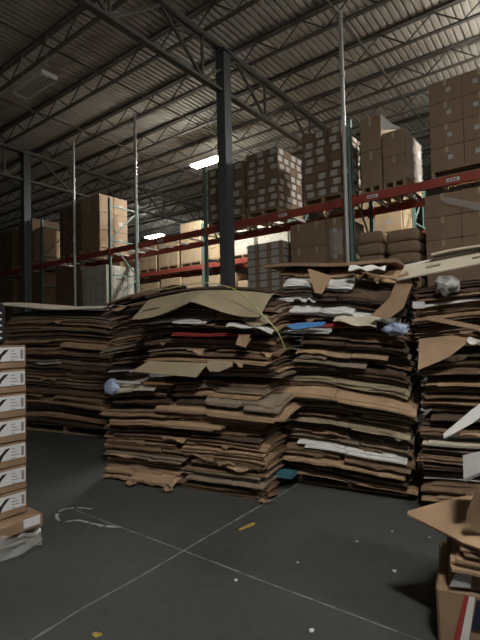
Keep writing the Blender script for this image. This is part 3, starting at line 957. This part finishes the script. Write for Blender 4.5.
def bag(pile, u0, u1, z0, z1, f, m, label, seed, name='plastic_bag'):
    bm = bmesh.new()
    bmesh.ops.create_icosphere(bm, subdivisions=3, radius=0.5)
    for v in bm.verts:
        n = noise.noise_vector(v.co * 3.5 + Vector((seed, 0, 0)))
        c = v.co + n * 0.16
        c.z += 0.06 * math.sin(c.x * 14 + seed)
        v.co = Vector((c.x * (u1 - u0), c.y * 0.12, c.z * (z1 - z0)))
    me = mesh_from(bm, name, m)
    o = link(name, me, None, pile.P((u0 + u1) / 2, -f, (z0 + z1) / 2), pile.ang)
    return tag(o, label, 'plastic bag')
bag(P2, 0.06, 0.26, 0.88, 1.06, 0.05, PALE_BLUE, 'crumpled pale blue plastic bag poking out of the middle stack', 3)
bag(P3, 0.98, 1.20, 1.46, 1.57, 0.12, PALE_BLUE, 'crumpled white and blue plastic bag between the white-striped and edge stacks', 8)
bag(P4, 0.15, 0.34, 1.78, 1.93, 0.10, mat('grey_plastic', (0.33, 0.32, 0.31), 0.25, var=0.4, scale=20), 'crumpled grey plastic scrap hanging on the edge stack', 5)

# white-striped stack
quad(P3, [(0.30, 2.115, 0.0), (0.54, 2.02, 0.01), (0.45, 1.86, 0.05), (0.38, 1.875, 0.05)], 0.08, 0.008, KRAFT[0], 'carton_flap', 'tan four-sided flap hanging at the top of the white-striped stack')
quad(P3, [(0.08, 1.575, 0.02), (0.17, 1.535, 0.04), (0.45, 1.565, 0.02), (0.47, 1.60, 0.0), (0.2, 1.60, 0.0)], 0.10, 0.006, BLUE_PRINT, 'printed_flap', 'bright blue printed flap in the white-striped stack')
def fold3(u, v):
    uu = 0.55 + 0.38 * u
    return P3.P(uu, -0.05 - 0.09 * v, 1.64 - 0.075 * v * (0.5 + u) + 0.012 * math.sin(u * 9))
soft_sheet('folded_sheet', fold3, 10, 5, 0.008, CREAM, 'cream folded sheet drooping between the blue flap and the plastic bag', 'cardboard sheet')
def crump3(u, v):
    uu = 0.70 + 0.32 * u
    return P3.P(uu, -0.06 - 0.08 * v, 2.10 - 0.04 * v - 0.03 * u + 0.012 * math.sin(u * 13 + v * 4))
soft_sheet('crumpled_sheet', crump3, 12, 5, 0.008, WHITE_BOARD, 'crumpled white sheet on top of the white-striped stack', 'paper sheet')
quad(P3, [(1.20, 2.0, 0.0), (1.13, 1.97, 0.02), (1.05, 1.78, 0.04), (0.90, 1.64, 0.08), (1.04, 1.60, 0.08), (1.16, 1.69, 0.04), (1.24, 1.9, 0.0)], 0.12, 0.01, KRAFT[1], 'carton_flap', 'brown upright flap leaning between the white-striped and edge stacks')
def top3(u, v):
    return P3.P(-0.18 + 1.28 * u, -0.05 + 0.95 * v, 2.20 - 0.07 * u - 0.02 * max(0, 1 - 3 * v) + 0.01 * math.sin(u * 8))
soft_sheet('cardboard_sheet', top3, 14, 6, 0.03, KRAFT[1], 'brown sheet lying on top of the white-striped stack', 'cardboard sheet')

# edge stack: large board with hand holes
def board(label):
    o = thing('leaning_board', label, 'cardboard panel')
    # outline with two hand holes cut through, built as strips around the holes
    A = Vector(P4.P(-0.14, -0.10, 1.935)); U = (Vector(P4.P(1.05, -0.04, 2.09)) - A); V = Vector((P4.n.x * 0.34, P4.n.y * 0.34, 0.155))
    n = U.cross(V).normalized() * 0.012
    us = [0, 0.17, 0.27, 0.47, 0.57, 1.0]; vs = [0, 0.40, 0.58, 1.0]
    mb = MB()
    for i in range(5):
        for j in range(3):
            if j == 1 and i in (1, 3):
                continue
            q = [A + U * a + V * b for a, b in ((us[i], vs[j]), (us[i + 1], vs[j]), (us[i + 1], vs[j + 1]), (us[i], vs[j + 1]))]
            mb.add(q + [p - n for p in q], [(0, 1, 2, 3), (7, 6, 5, 4), (0, 4, 5, 1), (1, 5, 6, 2), (2, 6, 7, 3), (3, 7, 4, 0)])
    mb.build('panel', CREAM, o)
    e = MB().bar(A + V + n * 0.1, A + U + V + n * 0.1, 0.012, 0.02); e.build('white_rim', WHITE_BOARD, o)
board('large beige panel with oval hand holes leaning on top of the edge stack')
def t4(u, v):
    return P4.P(0.1 + 1.1 * u, 0.15 + 0.8 * v, 2.19 + 0.01 * u - 0.03 * (1 - u) ** 6)
soft_sheet('cardboard_sheet', t4, 10, 5, 0.014, CREAM, 'beige sheet lying flat above the panel with hand holes', 'cardboard sheet')
quad(P4, [(-0.02, 1.685, 0), (0.075, 1.68, 0), (0.075, 1.735, 0), (-0.02, 1.74, 0)], 0.10, 0.004, STICKER, 'paper_tag', 'small white tag stuck on the edge stack', 'tag')
o = MB().bar(P4.P(0.10, -0.12, 1.60), P4.P(0.66, -0.16, 1.46), 0.05, 0.035).build('folded_strip', KRAFT[0]); tag(o, 'tan folded cardboard strip slanting down across the edge stack', 'cardboard strip')
quad(P4, [(0.02, 1.43, 0.0), (0.42, 1.47, 0.0), (0.36, 1.38, 0.03), (0.24, 1.28, 0.06), (0.02, 1.18, 0.10)], 0.09, 0.01, KRAFT[0], 'carton_flap', 'large bright tan flap hanging from the edge stack')
def wc(u, v):
    return P4.P(0.38 + 0.26 * u, -0.10 - 0.05 * v, 1.43 - 0.05 * u * v - 0.03 * v + 0.015 * math.sin(u * 15 + v * 3))
soft_sheet('crumpled_sheet', wc, 12, 4, 0.008, WHITE_BOARD, 'crumpled white paper beside the large tan flap', 'paper sheet')

# strap around the middle stack
m = MB()
pts = [P2.P(0.30, 0.25, 2.06), P2.P(0.75, 0.05, 1.985), P2.P(1.30, -0.03, 2.01), P2.P(1.66, -0.07, 1.93), P2.P(1.86, -0.11, 1.80), P2.P(2.0, -0.12, 1.66), P2.P(2.12, -0.1, 1.52), P2.P(2.15, 0.0, 1.36)]
sm = []
for i in range(len(pts) - 1):
    a, b = Vector(pts[i]), Vector(pts[i + 1])
    p0 = Vector(pts[max(i - 1, 0)]); p3 = Vector(pts[min(i + 2, len(pts) - 1)])
    for k in range(5):
        t = k / 5
        sm.append(0.5 * ((2 * a) + (b - p0) * t + (2 * p0 - 5 * a + 4 * b - p3) * t * t + (3 * a - p0 - 3 * b + p3) * t ** 3))
sm.append(Vector(pts[-1]))
tag(m.tube(sm, 0.006, 6).build('packing_strap', STRAP), 'loose yellow-green packing strap arching over the end of the middle stack', 'strap')

# ------------------------------------------------------------------ near heap at the picture's edge
def near_heap():
    H = Pile((-0.62, 2.30), (0.10, 2.45), 0.6, 'near heap')
    # tipped carton with printed strip
    c = thing('printed_carton', 'brown carton with red, white and dark blue print at the bottom of the near heap', 'carton', H.P(0.36, 0.26, 0.0), H.ang)
    link('body', mesh_from(bevel_box(0.70, 0.52, 0.275, 0.012, 0.008, 4), 'body', KRAFT[1]), c)
    y = -0.272
    MB().poly([(-0.262, y, 0.02), (-0.225, y, 0.02), (-0.185, y, 0.265), (-0.21, y, 0.265)], 0.004, (0, -1, 0)).build('white_stripe', WHITE_BOARD, c)
    MB().poly([(-0.29, y, 0.02), (-0.262, y, 0.02), (-0.21, y, 0.265), (-0.228, y, 0.265)], 0.004, (0, -1, 0)).build('red_stripe', RED_PRINT, c)
    MB().poly([(-0.205, y, 0.12), (0.25, y, 0.10), (0.25, y, 0.255), (-0.178, y, 0.255)], 0.004, (0, -1, 0)).build('dark_print', mat('dark_blue_print', (0.02, 0.025, 0.05), 0.5), c)
    c = thing('flat_carton', 'flat brown carton with a grey-white corner lying on the printed carton', 'carton', H.P(0.40, 0.26, 0.281), H.ang + 0.03)
    link('body', mesh_from(bevel_box(0.68, 0.5, 0.10, 0.012, 0.006, 9), 'body', KRAFT[2]), c)
    MB().poly([(-0.34, -0.258, 0.01), (-0.25, -0.258, 0.02), (-0.24, -0.258, 0.09), (-0.30, -0.258, 0.098)], 0.006, (0, -1, 0)).build('grey_corner', mat('grey_board', (0.42, 0.42, 0.42), 0.5), c)
    S = sag_fn(H, dict(z0=0.3, z1=0.9, tilt=0.0, arch=0.0, droop=0.03, seed=91, wob=0.02))
    zz = 0.40
    spec = [
        (0.03, 0.86, 0.58, KRAFT[0], 0.04, 'tan ragged flattened box on the flat grey-cornered carton'),
        (0.04, 0.86, 0.58, KRAFT[1], 0.03, 'brown flattened box directly under the jutting tan board'),
    ]
    for i, (du, w, d, m, t, lab) in enumerate(spec):
        add_sheet(H, S, 0.50 + du, d / 2 - 0.03, w, d, t, zz, m, lab, None, 700 + i, 0.02 * (i - 1), 3, 0.004, 0.03, 0.012)
        zz += t + 0.024
    z2 = zz + 0.11
    for i, (m, lab) in enumerate(((KRAFT[2], 'dark flattened box behind the curled brown panel, lowest of its layers'), (KRAFT[1], 'brown flattened box behind the curled brown panel, middle layer'),
                                  (KRAFT[2], 'dark flattened box under the grey-white scrap, topmost layer'))):
        add_sheet(H, S, 0.66, 0.36, 0.80, 0.5, 0.05, z2, m, lab, None, 740 + i, 0.0, 4, 0.004, 0.02, 0.01)
        z2 += 0.08
    return H, zz, z2
H5, z5, z6 = near_heap()
def jut(u, v):
    # tan board with a pointed end jutting over the floor
    uu = -0.12 + 1.0 * u
    hw = 0.02 + 0.22 * min(1, u * 2.4)
    return H5.P(uu, 0.13 + (v - 0.5) * 2 * hw, z5 + 0.045 - 0.01 * (1 - u) ** 2 + 0.006 * math.sin(u * 6) + 0.11 * (v - 0.5) * min(1, u * 4))
soft_sheet('cardboard_board', jut, 16, 6, 0.012, KRAFT[0], 'bright tan board jutting over the floor from the near heap', 'cardboard sheet')
def curl(u, v):
    a = 1.6 * u
    return H5.P(0.15 + 0.10 * (1 - math.cos(a)) + 0.5 * v, -0.02 - 0.03 * math.sin(a) + 0.05 * v, z5 + 0.09 + 0.24 * u)
soft_sheet('curled_panel', curl, 12, 6, 0.012, KRAFT[1], 'curled brown panel standing on the near heap', 'cardboard sheet')
def scrap5(u, v):
    return H5.P(0.15 + 0.3 * u, -0.06 + 0.16 * v, z6 + 0.01 - 0.07 * (1 - v) * (1 - u) + 0.02 * math.sin(u * 5) + 0.03 * u)
soft_sheet('grey_scrap', scrap5, 10, 6, 0.014, mat('grey_board', (0.42, 0.42, 0.42), 0.5), 'grey-white bent scrap resting above the curled brown panel', 'cardboard scrap')
pc = thing('plain_carton', 'plain brown carton on the near heap behind the white pointed board', 'carton', H5.P(0.62, 0.33, z6 + 0.035), H5.ang)
link('body', mesh_from(bevel_box(0.46, 0.42, 0.40, 0.01, 0.006, 2), 'body', KRAFT[1]), pc)
MB().box(-0.025, 0.025, -0.213, 0.213, 0.399, 0.402).build('tape', TAPE, pc)
def wb(u, v):
    hw = 0.010 + 0.020 * min(1, u * 4)
    return H5.P(0.07 + 0.5 * u, 0.03 + 0.07 * u + (v - 0.5) * 0.02, 0.985 + 0.40 * u + (v - 0.5) * 2 * hw)
soft_sheet('white_board', wb, 16, 4, 0.012, WHITE_BOARD, 'bright white pointed board sticking out above the near heap', 'cardboard sheet')

# ------------------------------------------------------------------ pile of labelled boxes near the camera
XF = -3.30
pallet_at(XF - 0.36, 1.45, 0.0, 0.66, 0.72, 'wooden pallet beneath the pile of white-labelled boxes', WOOD, 0.0)
def label_box(i, z, h):
    b = thing('labelled_box', '%s white-labelled box in the pile on a pallet beside the bare floor' % ORD[6 - i], 'box', (XF - 0.31, 1.465, z), 0, 'white-labelled boxes piled on a pallet')
    R = random.Random(i)
    link('body', mesh_from(bevel_box(0.60, 0.50, h - 0.006, 0.008, 0.003, i), 'body', KRAFT[1]), b)
    x = 0.302
    l = MB().box(x, x + 0.004, -0.24, 0.235, 0.055, h - 0.02).build('label_sticker', STICKER, b)
    # a swooping black figure and lines of small print
    y0 = 0.06 + R.uniform(-0.015, 0.015)
    zc = h * 0.55
    sw = [(x + 0.0055, y0 - 0.05, zc - 0.045), (x + 0.0055, y0 - 0.02, zc - 0.05), (x + 0.0055, y0 + 0.005, zc - 0.005), (x + 0.0055, y0 + 0.055, zc + 0.045), (x + 0.0055, y0 + 0.02, zc + 0.04), (x + 0.0055, y0 - 0.015, zc + 0.005)]
    MB().poly(sw, 0.002, (1, 0, 0)).build('black_figure', BLACK, l)
    t = MB()
    for q in range(4):
        zz = h - 0.05 - 0.022 * q
        t.box(x + 0.004, x + 0.0052, 0.135, 0.16 + 0.014 * (q % 3), zz, zz + 0.006)
    t.box(x + 0.004, x + 0.0052, 0.205, 0.225, 0.07, h - 0.04)
    t.build('small_print', mat('grey_print', (0.25, 0.25, 0.27), 0.7), l)
    return b
hs = 0.176
for i in range(7):
    label_box(i, 0.235 + hs * i, hs)
def crushed():
    c = thing('crushed_carton', 'crushed brown carton wrapped in torn plastic at the foot of the labelled boxes', 'carton', (XF - 0.28, 1.45, 0.135))
    bm = bevel_box(0.74, 0.66, 0.10, 0.012, 0.0)
    bmesh.ops.subdivide_edges(bm, edges=list(bm.edges), cuts=4, use_grid_fill=True)
    for v in bm.verts:
        if v.co.z > 0.02 or True:
            k = 0.5 + 0.5 * (v.co.x > 0.2)
            v.co += noise.noise_vector(v.co * 7) * 0.02 * k
            if v.co.z < 0.0: v.co.z = 0.0
            if v.co.z > 0.095: v.co.z = 0.095
    link('body', mesh_from(bm, 'body', KRAFT[1]), c)
    MB().box(0.375, 0.382, 0.18, 0.30, 0.03, 0.09).build('label_sticker', STICKER, c)
    vs = []; nu, nv = 14, 6
    for j in range(nv + 1):
        for i in range(nu + 1):
            u, v = i / nu, j / nv
            vs.append((0.40 + 0.05 * noise.noise(Vector((u * 5, v * 4, 3))) + 0.03 * (1 - v), -0.33 + 0.62 * u, -0.11 + 0.17 * v * (0.7 + 0.5 * noise.noise(Vector((u * 6, 1, 1))))))
    fs = [(j * (nu + 1) + i, j * (nu + 1) + i + 1, (j + 1) * (nu + 1) + i + 1, (j + 1) * (nu + 1) + i) for j in range(nv) for i in range(nu)]
    MB().add(vs, fs).build('torn_wrap', FILM, c)
crushed()
k = thing('black_carton', 'black carton printed with white lines on top of the labelled boxes', 'carton', (XF - 0.31, 1.405, 0.235 + hs * 7 + 0.002))
link('body', mesh_from(bevel_box(0.55, 0.36, 0.30, 0.02), 'body', BLACK), k)
m = MB()
for q in range(5):
    m.box(0.274, 0.279, 0.02, 0.145, 0.04 + 0.045 * q, 0.053 + 0.045 * q)
m.build('white_lines', STICKER, k)

# ------------------------------------------------------------------ marks on the floor
def ribbon(name, pts, w, m, label, cat, z=0.0012, seed=0, gaps=0.0, kind=None):
    mb = MB(); R = random.Random(seed)
    fine = []
    for a, b in zip(pts[:-1], pts[1:]):
        L = math.hypot(b[0] - a[0], b[1] - a[1]); n = max(2, int(L / 0.06))
        for k in range(n):
            t = k / n; fine.append(Vector((a[0] + (b[0] - a[0]) * t, a[1] + (b[1] - a[1]) * t, z)))
    fine.append(Vector((pts[-1][0], pts[-1][1], z)))
    for a, b in zip(fine[:-1], fine[1:]):
        if R.random() < gaps: continue
        d = (b - a).normalized(); s = Vector((-d.y, d.x, 0))
        w1 = w * (0.6 + 0.7 * R.random()) / 2
        mb.add([a - s * w1, b - s * w1, b + s * w1, a + s * w1], [(0, 1, 2, 3)])
    o = mb.build(name, m)
    if kind: o['kind'] = kind
    if label: tag(o, label, cat)
    return o
R = random.Random(2)
jl = [(-6.0 + 0.4 * i, 2.29 + R.uniform(-0.006, 0.006)) for i in range(35)]
ribbon('floor_joint', jl[6:], 0.011, JOINT, 'pale straight joint line crossing the floor towards the labelled boxes', 'floor joint', seed=3)
jl = [(-2.19 + R.uniform(-0.012, 0.012) - 0.008 * i, -2 + 0.35 * i) for i in range(28)]
ribbon('floor_joint', jl, 0.016, JOINT, 'pale jagged joint line running across the floor towards the gap between stacks', 'floor joint', seed=4)
# worn white painted loop
pk = thing('paint_mark', 'worn white painted loop on the floor near the labelled boxes', 'paint mark', (-3.4, 2.2, 0))
for n, st in enumerate(([(-3.50, 2.385), (-3.57, 2.365), (-3.63, 2.335)], [(-3.655, 2.31), (-3.69, 2.27), (-3.70, 2.227), (-3.685, 2.19)], [(-3.655, 2.155), (-3.60, 2.118), (-3.55, 2.095), (-3.50, 2.085)],
                        [(-3.44, 2.10), (-3.41, 2.15), (-3.37, 2.18), (-3.27, 2.20)], [(-3.25, 2.195), (-3.18, 2.215), (-3.11, 2.225)], [(-3.09, 2.235), (-3.03, 2.26), (-2.98, 2.29)])):
    o = ribbon('brush_stroke', [(a + 3.4, b - 2.2) for a, b in st], 0.026, CHALK, None, None, seed=n, z=0.002)
    o.parent = pk
def blot(name, x, y, sx, sy, rz, m, label, seed):
    R = random.Random(seed); n = 14
    pts = []
    for k in range(n):
        a = 2 * PI * k / n; r = R.uniform(0.6, 1.1)
        pts.append((math.cos(a) * sx * r, math.sin(a) * sy * r, 0))
    o = MB().add([(p[0], p[1], 0.002) for p in pts], [tuple(range(n))]).build(name, m, None, (x, y, 0), rz)
    tag(o, label, 'paint mark')
blot('paint_mark', -2.15, 2.88, 0.11, 0.03, 1.45, YELLOW, 'faded yellow paint mark on the floor joint before the middle stack', 4)
blot('paint_mark', -2.02, 1.40, 0.03, 0.022, 0.3, YELLOW, 'small yellow paint spot on the floor near the bottom edge', 6)
R = random.Random(12)
for i, (x, y) in enumerate([(-1.35, 3.1), (-1.0, 2.85), (-1.2, 3.4), (-1.55, 2.6), (-0.95, 3.45), (-1.75, 2.2), (-0.7, 2.2), (-1.15, 2.05)]):
    n = 7; s = R.uniform(0.008, 0.018)
    pts = [(math.cos(2 * PI * k / n) * s * R.uniform(0.6, 1.2), math.sin(2 * PI * k / n) * s * R.uniform(0.6, 1.2), 0.0) for k in range(n)]
    o = MB().poly([(a, b, 0.004) for a, b, c in pts], 0.004, (0, 0, 1)).build('paper_crumb', STICKER, None, (x, y, 0))
    tag(o, 'tiny pale paper crumb lying on the bare floor', 'paper crumb', 'paper crumbs on the floor')
# torn cardboard scraps fallen by the stacks
for (x, y, s, lab) in ((-2.36, 3.50, 0.09, 'torn brown scrap on the floor by the corner of the middle stack'), (-2.31, 3.33, 0.05, 'small torn tan scrap on the floor beside the yellow mark'),
                       (-3.70, 2.98, 0.07, 'tan scrap hanging at the foot of the middle stack, nearer its dark end'), (-3.25, 3.06, 0.06, 'tan scrap at the foot of the middle stack, below its centre')):
    def sc(u, v, s=s, x=x, y=y):
        return (x + (u - 0.5) * s * 2 * (0.6 + 0.4 * math.sin(v * 3)), y + (v - 0.5) * s * 1.3, 0.012 + 0.35 * s * abs(math.sin(u * 4 + v * 2)))
    soft_sheet('cardboard_scrap', sc, 6, 5, 0.006, KRAFT[2] if s > 0.08 else KRAFT[1], lab, 'cardboard scrap')

# ------------------------------------------------------------------ world and view
w = bpy.data.worlds.new('world'); SC.world = w
w.use_nodes = True
w.node_tree.nodes['Background'].inputs['Color'].default_value = (0.6, 0.62, 0.65, 1)
w.node_tree.nodes['Background'].inputs['Strength'].default_value = 0.02
SC.view_settings.view_transform = 'Standard'
SC.view_settings.look = 'None'
SC.view_settings.gamma = 1.0
SC.view_settings.use_curve_mapping = False
SC.view_settings.exposure = 1.15
print('sheets', SHEETS[0], 'objects', len(bpy.data.objects), 'cartons', sum(o.get('category') == 'carton' for o in bpy.data.objects))
